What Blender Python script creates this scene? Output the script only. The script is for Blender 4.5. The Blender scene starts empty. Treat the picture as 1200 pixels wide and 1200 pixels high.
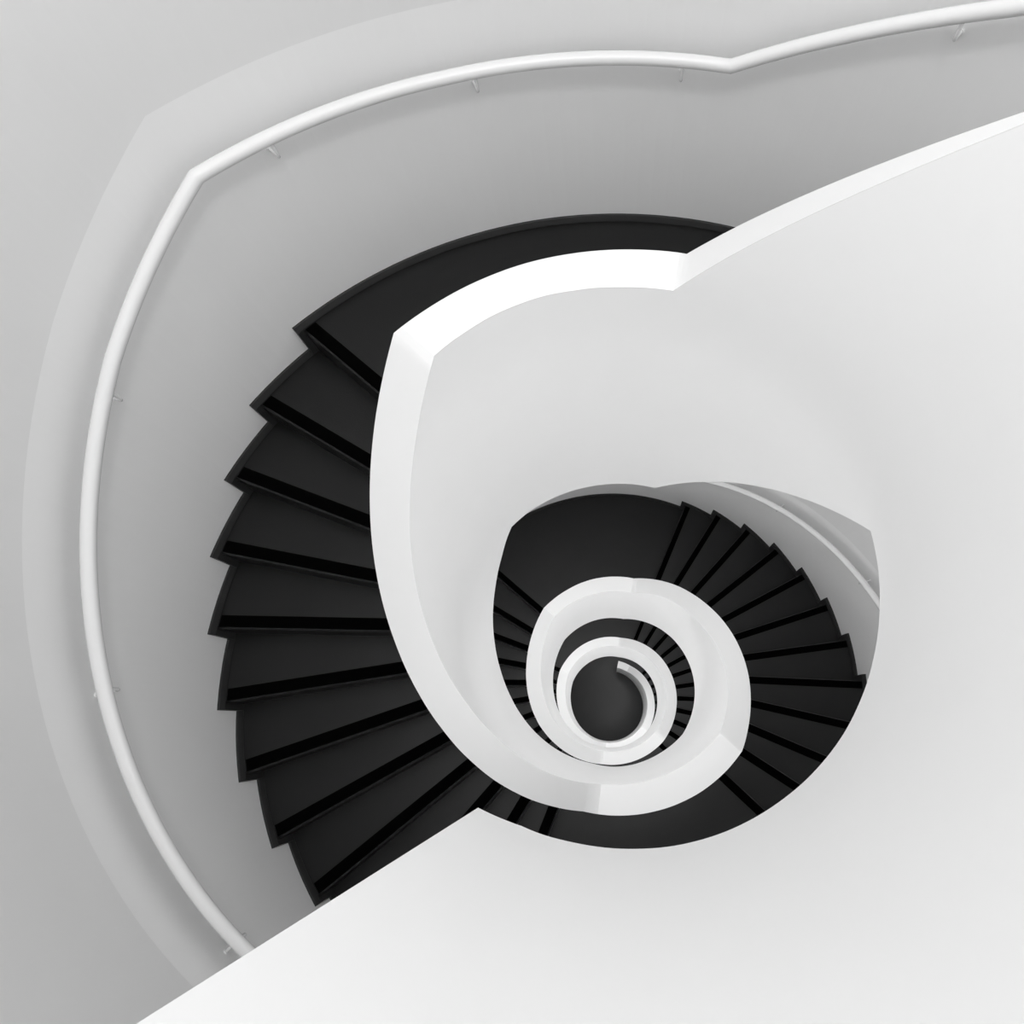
import bpy, bmesh, math
from math import pi, sin, cos, radians as R
import mathutils
C = bpy.context.scene.collection
SC = bpy.context.scene
S = 0.70            # metres per model unit (the stairwell void has radius 1 unit)
ZF = -20.20         # finished ground floor, in units below the lens
def W(x, y, z): return (x*S, y*S, (z-ZF)*S)

# ------------------------------------------------------------ camera
FPX, PITCH, ROLL, CX, CY, UX, UY = 713.225, 0.38836, -0.004621, -0.082903, -0.612074, 714.476, 559.03
cam = bpy.data.cameras.new('camera'); co = bpy.data.objects.new('camera', cam); C.objects.link(co)
cam.sensor_width = 36; cam.sensor_fit = 'HORIZONTAL'
cam.lens = 36*FPX/1200; cam.shift_x = (600-UX)/1200; cam.shift_y = (UY-600)/1200
cam.clip_start = 0.02; cam.clip_end = 200
Rx = mathutils.Matrix.Rotation(PITCH, 4, 'X'); Ry = mathutils.Matrix.Rotation(ROLL, 4, 'Y')
co.matrix_world = mathutils.Matrix.Translation(W(CX, CY, 0)) @ Rx @ Ry
SC.camera = co
# ------------------------------------------------------------ light
SC.view_settings.view_transform = 'Standard'; SC.view_settings.look = 'None'
SC.view_settings.gamma = 1; SC.view_settings.use_curve_mapping = False
SC.view_settings.exposure = 0.0
w = bpy.data.worlds.new('overcast_sky'); SC.world = w; w.use_nodes = True
bg = w.node_tree.nodes['Background']; bg.inputs[0].default_value = (1, 1, 1, 1); bg.inputs[1].default_value = 1.73
SC.cycles.max_bounces = 10; SC.cycles.diffuse_bounces = 8; SC.cycles.glossy_bounces = 3
SC.cycles.use_denoising = True
FILLS = {'in': [(300, 2.3), (400, 1.5), (520, 4.0), (800, 3.6), (1040, 3.1), (1180, 3.8)], 'out': [(800, 0), (1220, 1.4)]}  # strength of the added fill lights by angle
def area(name, loc, size, energy, rot=(0, 0, 0), shape='DISK'):
    l = bpy.data.lights.new(name, 'AREA'); l.shape = shape; l.size = size; l.energy = energy
    o = bpy.data.objects.new(name, l); C.objects.link(o); o.location = loc; o.rotation_euler = rot
    return o

area('overhead_lamp', W(.40, -.40, 2.0), .55, 22.0)     # round lamp hung over the open well

# ------------------------------------------------------------ stair geometry (angles in degrees, heights in units)
RI, T, RO = 1.0, 0.1934, 2.9022
HB = -2.1169                     # parapet top to the bottom of the string
DT = 9.832                       # going per step
SK_H, SK_T = 0.0457, 0.026       # skirting height, thickness
HT = -1.4292-0.0985              # parapet top to landing floor
A = [-120.6, 7.511, 77.043, 138.272, 259.08, 316.026, 441.631, 499.153, 621.169, 677.232, 799.796, 875.431, 984.0, 1042.0, 1140.0, 1157.5]
Z = [-0.2658, -1.9509, -4.8712, -7.8177, -10.8791, -13.6422, -16.52, -18.66]
NR = [7, 12, 12, 12, 12, 12, 9]  # risers in each flight
# the arrises of the hand-finished parapet: where its outer / inner top edges change slope (shift in degrees) ...
SO = [0, .26, 1.22, .7, -1.3, 3.0, -4.6, -.81, 1.41, -2.31, -1.2, .66, 0, 0, 0, 0]
SI = [0, .46, 2.6, -1.13, 3.9, 2.6, -6.6, -1.87, -.98, 2.31, 1.2, -.66, 0, 0, 0, 0]
# ... and how far its edges stray from the true circle, every 10 degrees
DEV_OUT = (30, [0.0029, 0.0011, -0.0015, -0.0021, 0.0003, 0.0008, -0.0017, -0.0019, -0.0008, -0.0025, -0.0037, -0.0021, -0.0018, -0.0021, -0.0025, -0.004, -0.0052, -0.0035, -0, 0.0059, 0.0101, 0.0091, 0.0047, 0.0023, 0.003, 0.0042, 0.0066, 0.0087, 0.0076, 0.0037, -0.0026, -0.0046, -0.0038, -0.0049, -0.0064, -0.0081, -0.0103, -0.0075, -0.001, 0.0007, 0.0003, -0.0017, -0.0063, -0.0092, -0.0128, -0.0173, -0.0152, -0.0103, -0.01, -0.0082, -0.0035, 0.0053, 0.014, 0.0232, 0.0272])
DEV_IN = (30, [0.0021, 0, -0.0013, -0.0001, 0.0008, -0.0001, 0.0006, 0.0061, 0.0127, 0.0115, 0.0042, -0.0014, -0.0032, -0.0008, 0.0023, 0.0022, 0.0011, -0.0008, -0.0045, -0.004, 0.0017, 0.0071, 0.0073, 0.0037, 0.0008, -0.0016, -0.0039, -0.0052, -0.0024, 0.0008, -0.0009, -0.0022, -0.0033, -0.0118, -0.0228, -0.0322, -0.0265, -0.0081, 0.006, 0.0136, 0.0093, 0.0024, -0.0059, -0.0076, -0.0055, -0.0018, 0.0027, 0.0049, 0.0028, -0.0018, -0.0054, -0.004, -0.0014, 0.0025, 0.0089])
DEV_LOW = (-110, [0.0012, -0.003, -0.003, -0.0009, 0.0001, 0.0003, 0.0018, 0.0026, 0.0003, -0.0023, -0.0022, 0.0012, 0.0042, 0.0018, -0.0006, -0.001, -0.0016, -0.0017, 0.0013, 0.0019, 0, -0.0004, 0.0021, 0.005, 0.0086, 0.0074, -0.003, -0.006, -0.0054, -0.0072, -0.0085, -0.0064, -0.0031, -0.0014, -0.0013, -0.0023, -0.0031, -0.0001, 0.0029, 0.0005, -0.0037, -0.0052, -0.0026, -0.0004, -0.0016, -0.002, -0.0024, -0.0044, -0.0061, -0.0074, -0.0056])
def dev(tab, th):
    a, v = tab; x = (th-a)/10.0
    if x <= 0: return v[0]*max(0.0, 1+x/3)
    if x >= len(v)-1: return v[-1]*max(0.0, 1-(x-len(v)+1)/5)
    i = int(x); u = x-i; u = u*u*(3-2*u); return v[i]*(1-u)+v[i+1]*u
def knots(shift): return sorted([(A[2*i]+shift[2*i], Z[i]) for i in range(8)] + [(A[2*i+1]+shift[2*i+1], Z[i]) for i in range(8)])
KN, KO, KI = knots([0]*16), knots(SO), knots(SI)
def interp(th, kn):
    if th <= kn[0][0]: return kn[0][1]
    for (a, za), (b, zb) in zip(kn, kn[1:]):
        if th <= b: return za+(zb-za)*(th-a)/(b-a) if b > a else zb
    return kn[-1][1]
def ztop(th): return interp(th, KN)
def zto(th): return interp(th, KO)
def zti(th): return interp(th, KI)
KB = sorted([(A[2*i]-(2.16 if i else 0), Z[i]+HB) for i in range(8)] + [(A[2*i+1]-0.38, Z[i]+HB) for i in range(8)])
KB[0] = (-120.6, Z[0]+HB+.10); KB.append((-112.0, Z[0]+HB)); KB.sort()
def zbot(th): return max(interp(th, KB), ZF)
def samples(a, b, step=2.0, extra=()):
    n = max(1, int(math.ceil((b-a)/step)))
    s = set(round(a+(b-a)*i/n, 4) for i in range(n+1)) | set(round(e, 4) for e in extra if a < e < b)
    s = sorted(s)
    out = [s[0]]
    for v in s[1:]:
        if v-out[-1] > 1e-3: out.append(v)
    return out

# ------------------------------------------------------------ materials
def mat(name, col, rough=0.6, spec=0.3, noise=0.0, nscale=8, bump=0.0, bscale=60, coat=0.0):
    m = bpy.data.materials.new(name); m.use_nodes = True
    nt = m.node_tree; b = nt.nodes['Principled BSDF']
    b.inputs['Roughness'].default_value = rough; b.inputs['Specular IOR Level'].default_value = spec
    b.inputs['Coat Weight'].default_value = coat
    tc = nt.nodes.new('ShaderNodeTexCoord')
    if noise:
        n = nt.nodes.new('ShaderNodeTexNoise'); n.inputs['Scale'].default_value = nscale; n.inputs['Detail'].default_value = 5
        nt.links.new(tc.outputs['Object'], n.inputs['Vector'])
        r = nt.nodes.new('ShaderNodeMapRange'); r.inputs['From Min'].default_value = .3; r.inputs['From Max'].default_value = .7
        r.inputs['To Min'].default_value = 1-noise; r.inputs['To Max'].default_value = 1+noise
        nt.links.new(n.outputs['Fac'], r.inputs['Value'])
        mx = nt.nodes.new('ShaderNodeVectorMath'); mx.operation = 'SCALE'; mx.inputs[0].default_value = (col, col, col)
        nt.links.new(r.outputs['Result'], mx.inputs['Scale']); nt.links.new(mx.outputs['Vector'], b.inputs['Base Color'])
    else:
        b.inputs['Base Color'].default_value = (col, col, col, 1)
    if bump:
        n2 = nt.nodes.new('ShaderNodeTexNoise'); n2.inputs['Scale'].default_value = bscale; n2.inputs['Detail'].default_value = 3
        nt.links.new(tc.outputs['Object'], n2.inputs['Vector'])
        bp = nt.nodes.new('ShaderNodeBump'); bp.inputs['Strength'].default_value = bump; bp.inputs['Distance'].default_value = .002
        nt.links.new(n2.outputs['Fac'], bp.inputs['Height']); nt.links.new(bp.outputs['Normal'], b.inputs['Normal'])
    return m
M_PLASTER = mat('white_plaster', .90, .75, .15, .008, 2.5, .15, 6)
M_WALL = mat('painted_wall', .80, .8, .12, .012, 2.0, .15, 5)
M_DADO = mat('painted_wall_dado', .86, .8, .12, .012, 2.0, .15, 5)
M_COPING = mat('white_coping_paint', .82, .6, .25)
M_FLOOR = mat('charcoal_linoleum', .0095, .34, .33, .10, 5, .25, 220)
M_SKIRT = mat('charcoal_skirting', .024, .5, .35, .06, 9)
M_STRIP = mat('black_rubber_strip', .0006, .9, .03)
M_RAIL = mat('white_enamelled_steel', .86, .25, .5)

# ------------------------------------------------------------ mesh helpers
def link(name, bm, m, parent=None, smooth=False, sharp=35):
    me = bpy.data.meshes.new(name)
    bmesh.ops.remove_doubles(bm, verts=bm.verts, dist=1e-5)
    bmesh.ops.recalc_face_normals(bm, faces=bm.faces)
    if smooth:
        for f in bm.faces: f.smooth = True
        for e in bm.edges:
            if len(e.link_faces) == 2 and e.calc_face_angle(0) > R(sharp): e.smooth = False
    bm.to_mesh(me); bm.free(); me.materials.append(m)
    o = bpy.data.objects.new(name, me); C.objects.link(o)
    if parent: o.parent = parent
    return o
def empty(name, loc=(0, 0, 0)):
    o = bpy.data.objects.new(name, None); C.objects.link(o); o.location = loc; o.empty_display_size = .1
    return o
def tag(o, label, cat=None, group=None):
    o['label'] = label
    if cat: o['category'] = cat
    if group: o['group'] = group
    return o
def pol(r, thd, z): a = R(thd); return W(r*cos(a), r*sin(a), z)
def sweep(bm, ths, rings, close=True, caps=True):
    """rings(th) -> list of (r, z) cross-section points; swept round the axis"""
    rows = [[bm.verts.new(pol(r, t, z)) for r, z in rings(t)] for t in ths]
    n = len(rows[0])
    for a, b in zip(rows, rows[1:]):
        for i in range(n if close else n-1):
            j = (i+1) % n
            try: bm.faces.new((a[i], a[j], b[j], b[i]))
            except ValueError: pass
    if close and caps:
        for row in (rows[0], rows[-1]):
            try: bm.faces.new(row)
            except ValueError: pass

# ------------------------------------------------------------ the setting
def struct(o): o['kind'] = 'structure'; return o
ZC = 1.9                        # top of the stairwell drum
EDGE = 0.0145
def wall_line(h, turn1):          # a line that follows the stair on the outer wall, h below / above the parapet top
    k = [(A[2*i], Z[i]+h) for i in range(8) if i != 1]+[(A[2*i+1]+1.5, Z[i]+h) for i in range(8) if i != 1]
    return sorted(k+turn1)
KE = wall_line(EDGE, [(77.7, -1.936), (138.2, -1.931), (157, -2.37), (219, -3.91)])
def zedge(th): return interp(th, KE)
KX = [k[0] for k in KE]
# floor of the ground level: disc of dark linoleum under the whole drum
bm = bmesh.new()
ring = [bm.verts.new(pol(RO+.3, a, ZF)) for a in range(0, 360, 4)]; f = bm.faces.new(ring)
ex = bmesh.ops.extrude_face_region(bm, geom=[f]); bmesh.ops.translate(bm, verts=[v for v in ex['geom'] if isinstance(v, bmesh.types.BMVert)], vec=(0, 0, -.2))
floor = struct(link('floor', bm, M_FLOOR)); floor['label'] = 'dark linoleum ground floor at the very bottom of the stairwell'
# outer drum wall: lower panel up to the arris line, upper panel above it leaning in a touch
LEAN = 0.035
bm = bmesh.new()
def wall_strip(bm, ths, lo, hi, rlo, rhi, nz=1):
    rows = []
    for t in ths:
        a, b = lo(t), hi(t)
        rows.append([bm.verts.new(pol(rlo+(rhi(b-a)-rlo)*i/nz, t, a+(b-a)*i/nz)) for i in range(nz+1)])
    for p, q in zip(rows, rows[1:]):
        for i in range(nz): bm.faces.new((p[i], p[i+1], q[i+1], q[i]))
END = 1157.5
def cover(th):                  # what closes the wall above: underside of the turn above, or the drum's top
    return zbot(th-360)+.02 if th-360 >= -120.6 else ZC
lo_ = lambda t: (max(ztop(t)-2.0, ZF-.05) if t <= END else ZF-.05)
ed_ = lambda t: zedge(t) if t <= END else zedge(END)
for seg in (samples(-120.6, 239.39, 2.0, KX), samples(239.4, 1240, 2.0, KX)):
    wall_strip(bm, seg, ed_, cover, RO, lambda h: RO-LEAN*h, 4)
wall = struct(link('wall_outer', bm, M_WALL, smooth=True, sharp=1.2))
bm = bmesh.new()
for seg in (samples(-120.6, 239.39, 2.0, KX), samples(239.4, 1240, 2.0, KX)): wall_strip(bm, seg, lo_, ed_, RO, lambda h: RO, 2)
dado = link('wall_panel', bm, M_DADO, smooth=True, sharp=1.2); dado.parent = wall
# drum outside shell, so that the wall has a thickness
bm = bmesh.new()
sweep(bm, samples(0, 360, 4), lambda t: [(RO+.12, ZF-.3), (RO+.30, ZF-.3), (RO+.30, ZC), (RO-.13, ZC), (RO+.12, ZC-.05)], caps=False)
struct(link('wall_drum', bm, M_WALL, smooth=True))['label'] = 'outer shell of the round stairwell'
wall['label'] = 'pale grey curved outer wall wrapping the staircase'

# ------------------------------------------------------------ balustrade
bal = empty('balustrade', W(0, 0, ZF))
tag(bal, 'thick white parapet wall with flat top spiralling down around the open stairwell', 'balustrade')
def child(o, p):
    o.parent = p; o.matrix_parent_inverse = p.matrix_world.inverted() if False else mathutils.Matrix.Translation(-p.location)
    return o
allk = [k[0] for k in KB+KO+KI]
CT = 0.005
bm = bmesh.new()
sweep(bm, samples(-120.6, END, 1.5, allk), lambda t: [(RI+dev(DEV_LOW, t), zbot(t)), (RI+dev(DEV_IN, t), zti(t)-CT), (RI+T+dev(DEV_OUT, t), zto(t)-CT), (RI+T+dev(DEV_OUT, t), zbot(t))])
child(link('parapet_wall', bm, M_PLASTER, smooth=True, sharp=20), bal)
bm = bmesh.new()
sweep(bm, samples(-120.6, END, 1.5, allk), lambda t: [(RI+dev(DEV_IN, t), zti(t)-CT), (RI+dev(DEV_IN, t), zti(t)), (RI+T+dev(DEV_OUT, t), zto(t)), (RI+T+dev(DEV_OUT, t), zto(t)-CT)])
child(tag(link('coping', bm, M_COPING, smooth=True, sharp=20), 'bright white flat top of the parapet'), bal)

# ------------------------------------------------------------ staircase
st = empty('spiral_staircase', W(0, 0, ZF))
tag(st, 'charcoal winding staircase with black nosing strips and landings between white walls', 'staircase')
def line_pt(r, th, e, z):       # point at radius r on the line parallel to the radius at th, e ahead of it
    a = R(th); l = math.sqrt(max(r*r-e*e, 0))
    return (l*cos(a)-e*sin(a), l*sin(a)+e*cos(a), z)
def ang_at(r, th, e): x, y, _ = line_pt(r, th, e, 0); d = math.degrees(math.atan2(y, x)); return d+360*round((th-d)/360)
R0, R1 = RI+T-.02, RO-.012
def step_block(name, thA, eA, thB, eB, z, depth, first_arc=False):
    """solid between two nosing lines, top at z, with a small arris on the front edge"""
    bm = bmesh.new(); CH = .011
    nb = 2 if abs(thB-thA) < 20 else int(abs(thB-thA)/3)
    nr = 1
    def arc(r, eB_):
        a0, a1 = ang_at(r, thA, eA), ang_at(r, thB, eB_)
        return [a0+(a1-a0)*i/nb for i in range(nb+1)]
    top, low, mid = {}, {}, {}
    for key, r in (('i', R0), ('o', R1)):
        top[key] = [bm.verts.new(pol(r, a, z)) for a in arc(r, eB-CH)]
        mid[key] = [bm.verts.new(pol(r, a, z-(CH if i == nb else 0.5*CH))) for i, a in enumerate(arc(r, eB))]
        low[key] = [bm.verts.new(pol(r, a, z-depth)) for a in arc(r, eB)]
    I, O = top['i'], top['o']
    for i in range(nb):
        bm.faces.new((I[i], I[i+1], O[i+1], O[i]))
        bm.faces.new((low['i'][i], low['o'][i], low['o'][i+1], low['i'][i+1]))
        for k in 'io':
            bm.faces.new((top[k][i], mid[k][i], mid[k][i+1], top[k][i+1]))
            bm.faces.new((mid[k][i], low[k][i], low[k][i+1], mid[k][i+1]))
    bm.faces.new((I[-1], mid['i'][-1], mid['o'][-1], O[-1]))
    bm.faces.new((mid['i'][-1], low['i'][-1], low['o'][-1], mid['o'][-1]))
    bm.faces.new((I[0], O[0], mid['o'][0], mid['i'][0]))
    bm.faces.new((mid['i'][0], mid['o'][0], low['o'][0], low['i'][0]))
    return child(link(name, bm, M_FLOOR), st)
def strip(par, th, er, ef, z):
    bm = bmesh.new(); h = .0035
    ri, ro = RI+T-.005, RO-SK_T-.016
    v = []
    for zz in (z-.002, z+h):
        v.append([bm.verts.new(W(*line_pt(r, th, e, zz))) for r, e in ((ri, er), (ro, er), (ro, ef), (ri, ef))])
    bm.faces.new(v[1]); bm.faces.new(v[0])
    for i in range(4): bm.faces.new((v[0][i], v[0][(i+1) % 4], v[1][(i+1) % 4], v[1][i]))
    o = link('nosing_strip', bm, M_STRIP); o.parent = par; o.matrix_parent_inverse = mathutils.Matrix.Translation(-st.location)
    return o
STE = {1: (-.0763, .0072), 2: (-.0922, -.0162)}
T0 = {0: 2.0, 1: 139.54, 2: 318.14}
TE = 1.295                       # skirting corners this far (deg) ahead of the radial line
sk = bmesh.new()
def skirt_piece(bm, a, b, ztread, drop):
    zt = ztread+SK_H
    sweep(bm, samples(a, b, 3), lambda t: [(RO-SK_T-.006, ztread-drop), (RO-SK_T-.006, ztread+.006), (RO-.014, zt-.004), (RO-.010, zt), (RO+.004, zt), (RO+.004, ztread-drop)])
prev_th, prev_e = -120.6, 0.0
for f in range(7):
    zl, zn = Z[f]+HT, Z[f+1]+HT
    n = NR[f]; rise = (zl-zn)/n
    t0 = T0.get(f, A[2*f+1]+1.2); en = STE.get(f, STE[1])[1]+.011
    span = A[2*f+2]-A[2*f+1]
    dt = DT if f != 5 else 8.9
    er, ef = STE.get(f, STE[1])
    o1 = -.0611
    # landing (runs back to the last riser of the flight above)
    land = step_block('landing', prev_th, prev_e, t0, en+o1, zl, .30)
    strip(land, t0, er+o1, ef+o1, zl)
    tipf = t0+TE+math.degrees(o1/RO)
    skirt_piece(sk, prev_tip if f else -120.3, tipf, zl, rise)
    prev_tip = tipf
    pth, pe = t0, en+o1
    for k in range(1, n):
        th = t0+k*dt; z = zl-k*rise
        s = step_block('step', pth, pe, th, en, z, rise+.04)
        strip(s, th, er, ef, z)
        skirt_piece(sk, prev_tip, th+TE, z, rise)
        prev_tip = th+TE; pth, pe = th, en
    prev_th, prev_e = pth, pe
skirt_piece(sk, prev_tip, prev_tip+70, ZF, .02)
bb = struct(link('baseboard_outer', sk, M_SKIRT)); bb['label'] = 'low charcoal skirting stepping down the outer wall beside the treads'
# white soffit / string closing the underside of the stair
bm = bmesh.new()
sweep(bm, samples(-120.6, 1075, 2.0, allk), lambda t: [(RI+T-.01, zbot(t)+.003), (RO-.01, zbot(t)+.003), (RO-.01, zbot(t)+.12), (RI+T-.01, zbot(t)+.12)])
child(link('soffit', bm, M_PLASTER, smooth=True, sharp=20), st)
# low guard wall that closes the open end of the top landing
gw = bmesh.new()
sweep(gw, [-120.6, -119.1], lambda t: [(RI+T, Z[0]+HB), (RI+T, Z[0]), (RO-.005, Z[0]), (RO-.005, Z[0]+HB)])
child(link('guard_wall', gw, M_PLASTER), st)

# ------------------------------------------------------------ handrail on the outer wall
HR_R, HR_OFF, HR_H = .035, .1586, -.2379
rk = wall_line(HR_H, [(53.5, -1.628), (77.7, -2.197), (110, -2.193), (138.3, -2.16), (157, -2.575), (220.5, -4.164), (326, -5.115), (371.3, -6.22), (419.9, -7.505)])
rk = [k for k in rk if not 316 < k[0] < 320]
def zrail(t): return interp(t, rk)
hr = empty('handrail', W(0, 0, ZF))
tag(hr, 'white round steel handrail running down the curved outer wall', 'handrail')
bm = bmesh.new()
ths = samples(-116, 1150, 1.5, [k[0] for k in rk])
pts = [mathutils.Vector(pol(RO-HR_OFF, t, zrail(t))) for t in ths]
NS = 16; rows = []
for i, p in enumerate(pts):
    d1 = (pts[i]-pts[max(i-1, 0)]).normalized() if i else (pts[1]-pts[0]).normalized()
    d2 = (pts[min(i+1, len(pts)-1)]-pts[i]).normalized() if i < len(pts)-1 else d1
    tg = (d1+d2).normalized(); k = 1/max(tg.dot(d1), .5)
    rad = mathutils.Vector((cos(R(ths[i])), sin(R(ths[i])), 0)); rad = (rad-tg*rad.dot(tg)).normalized(); up = tg.cross(rad)
    rows.append([bm.verts.new(p+HR_R*S*(cos(2*pi*j/NS)*rad+k*sin(2*pi*j/NS)*up)) for j in range(NS)])
for a, b in zip(rows, rows[1:]):
    for j in range(NS): bm.faces.new((a[j], a[(j+1) % NS], b[(j+1) % NS], b[j]))
bm.faces.new(rows[0]); bm.faces.new(rows[-1])
child(link('rail', bm, M_RAIL, smooth=True, sharp=50), hr)
def tube(bm, P, rad, n=10):
    P = [mathutils.Vector(p) for p in P]; rows = []
    for i, p in enumerate(P):
        t = ((P[min(i+1, len(P)-1)]-P[i]).normalized()+(P[i]-P[max(i-1, 0)]).normalized()).normalized() if 0 < i < len(P)-1 else ((P[1]-P[0]).normalized() if i == 0 else (P[-1]-P[-2]).normalized())
        a = t.orthogonal().normalized() if i == 0 else (pa-t*pa.dot(t)).normalized()
        pa = a; b = t.cross(a); r = rad[i] if isinstance(rad, list) else rad
        rows.append([bm.verts.new(p+r*(cos(2*pi*j/n)*a+sin(2*pi*j/n)*b)) for j in range(n)])
    for x, y in zip(rows, rows[1:]):
        for j in range(n): bm.faces.new((x[j], x[(j+1) % n], y[(j+1) % n], y[j]))
    bm.faces.new(rows[0]); bm.faces.new(rows[-1])
br = [33.0, 56.7, 83.1, 106.8, 130.1, 159.9, 188.9, 218.5, 247.5]
t = 275.0
while t < 1140:
    br.append(t); t += 25.5
for th in [-100, -75, -50, -22, 6]+br:
    z = zrail(th); bm = bmesh.new()
    d = .125
    path = [(RO-HR_OFF, z-.02), (RO-HR_OFF, z-d*.75), (RO-HR_OFF+.012, z-d*.93), (RO-HR_OFF+.04, z-d-.004), (RO+.003, z-d-.035)]
    tube(bm, [pol(r, th, zz) for r, zz in path], [.008*S, .009*S, .009*S, .008*S, .008*S])
    b = child(link('bracket', bm, M_RAIL, smooth=True, sharp=60), hr)
    bm = bmesh.new(); tube(bm, [pol(RO-.008, th, z-d-.035), pol(RO+.003, th, z-d-.035)], .016*S, 16)
    r_ = link('wall_plate', bm, M_RAIL, smooth=True, sharp=50); r_.parent = b; r_.matrix_parent_inverse = mathutils.Matrix.Translation(-hr.location)

# ------------------------------------------------------------ fill lights added under the soffits, no fixtures there
def fill_e(th, kind):
    k = 'in' if kind == 'in' else 'out'
    for lim, e in FILLS[k]:
        if th < lim: return e
    return 0
th = 255.0
while th < 1180:                # inner run of added fill, aimed across the void
    e = fill_e(th, 'in')
    if e > 0:
        o = area('fill_light', pol(1.50, th, zbot(th-360)-.06), .40*S, e)
        o.rotation_euler = mathutils.Vector((-cos(R(th)), -sin(R(th)), -1.8)).to_track_quat('-Z', 'Y').to_euler()
    th += 24
th = 330.0
while th < 1220:                # outer run of added fill, straight down over the steps
    e = fill_e(th, 'out')
    if e > 0: area('fill_light', pol(2.0, th, zbot(th-360)-.05), .40*S, e)
    th += 40
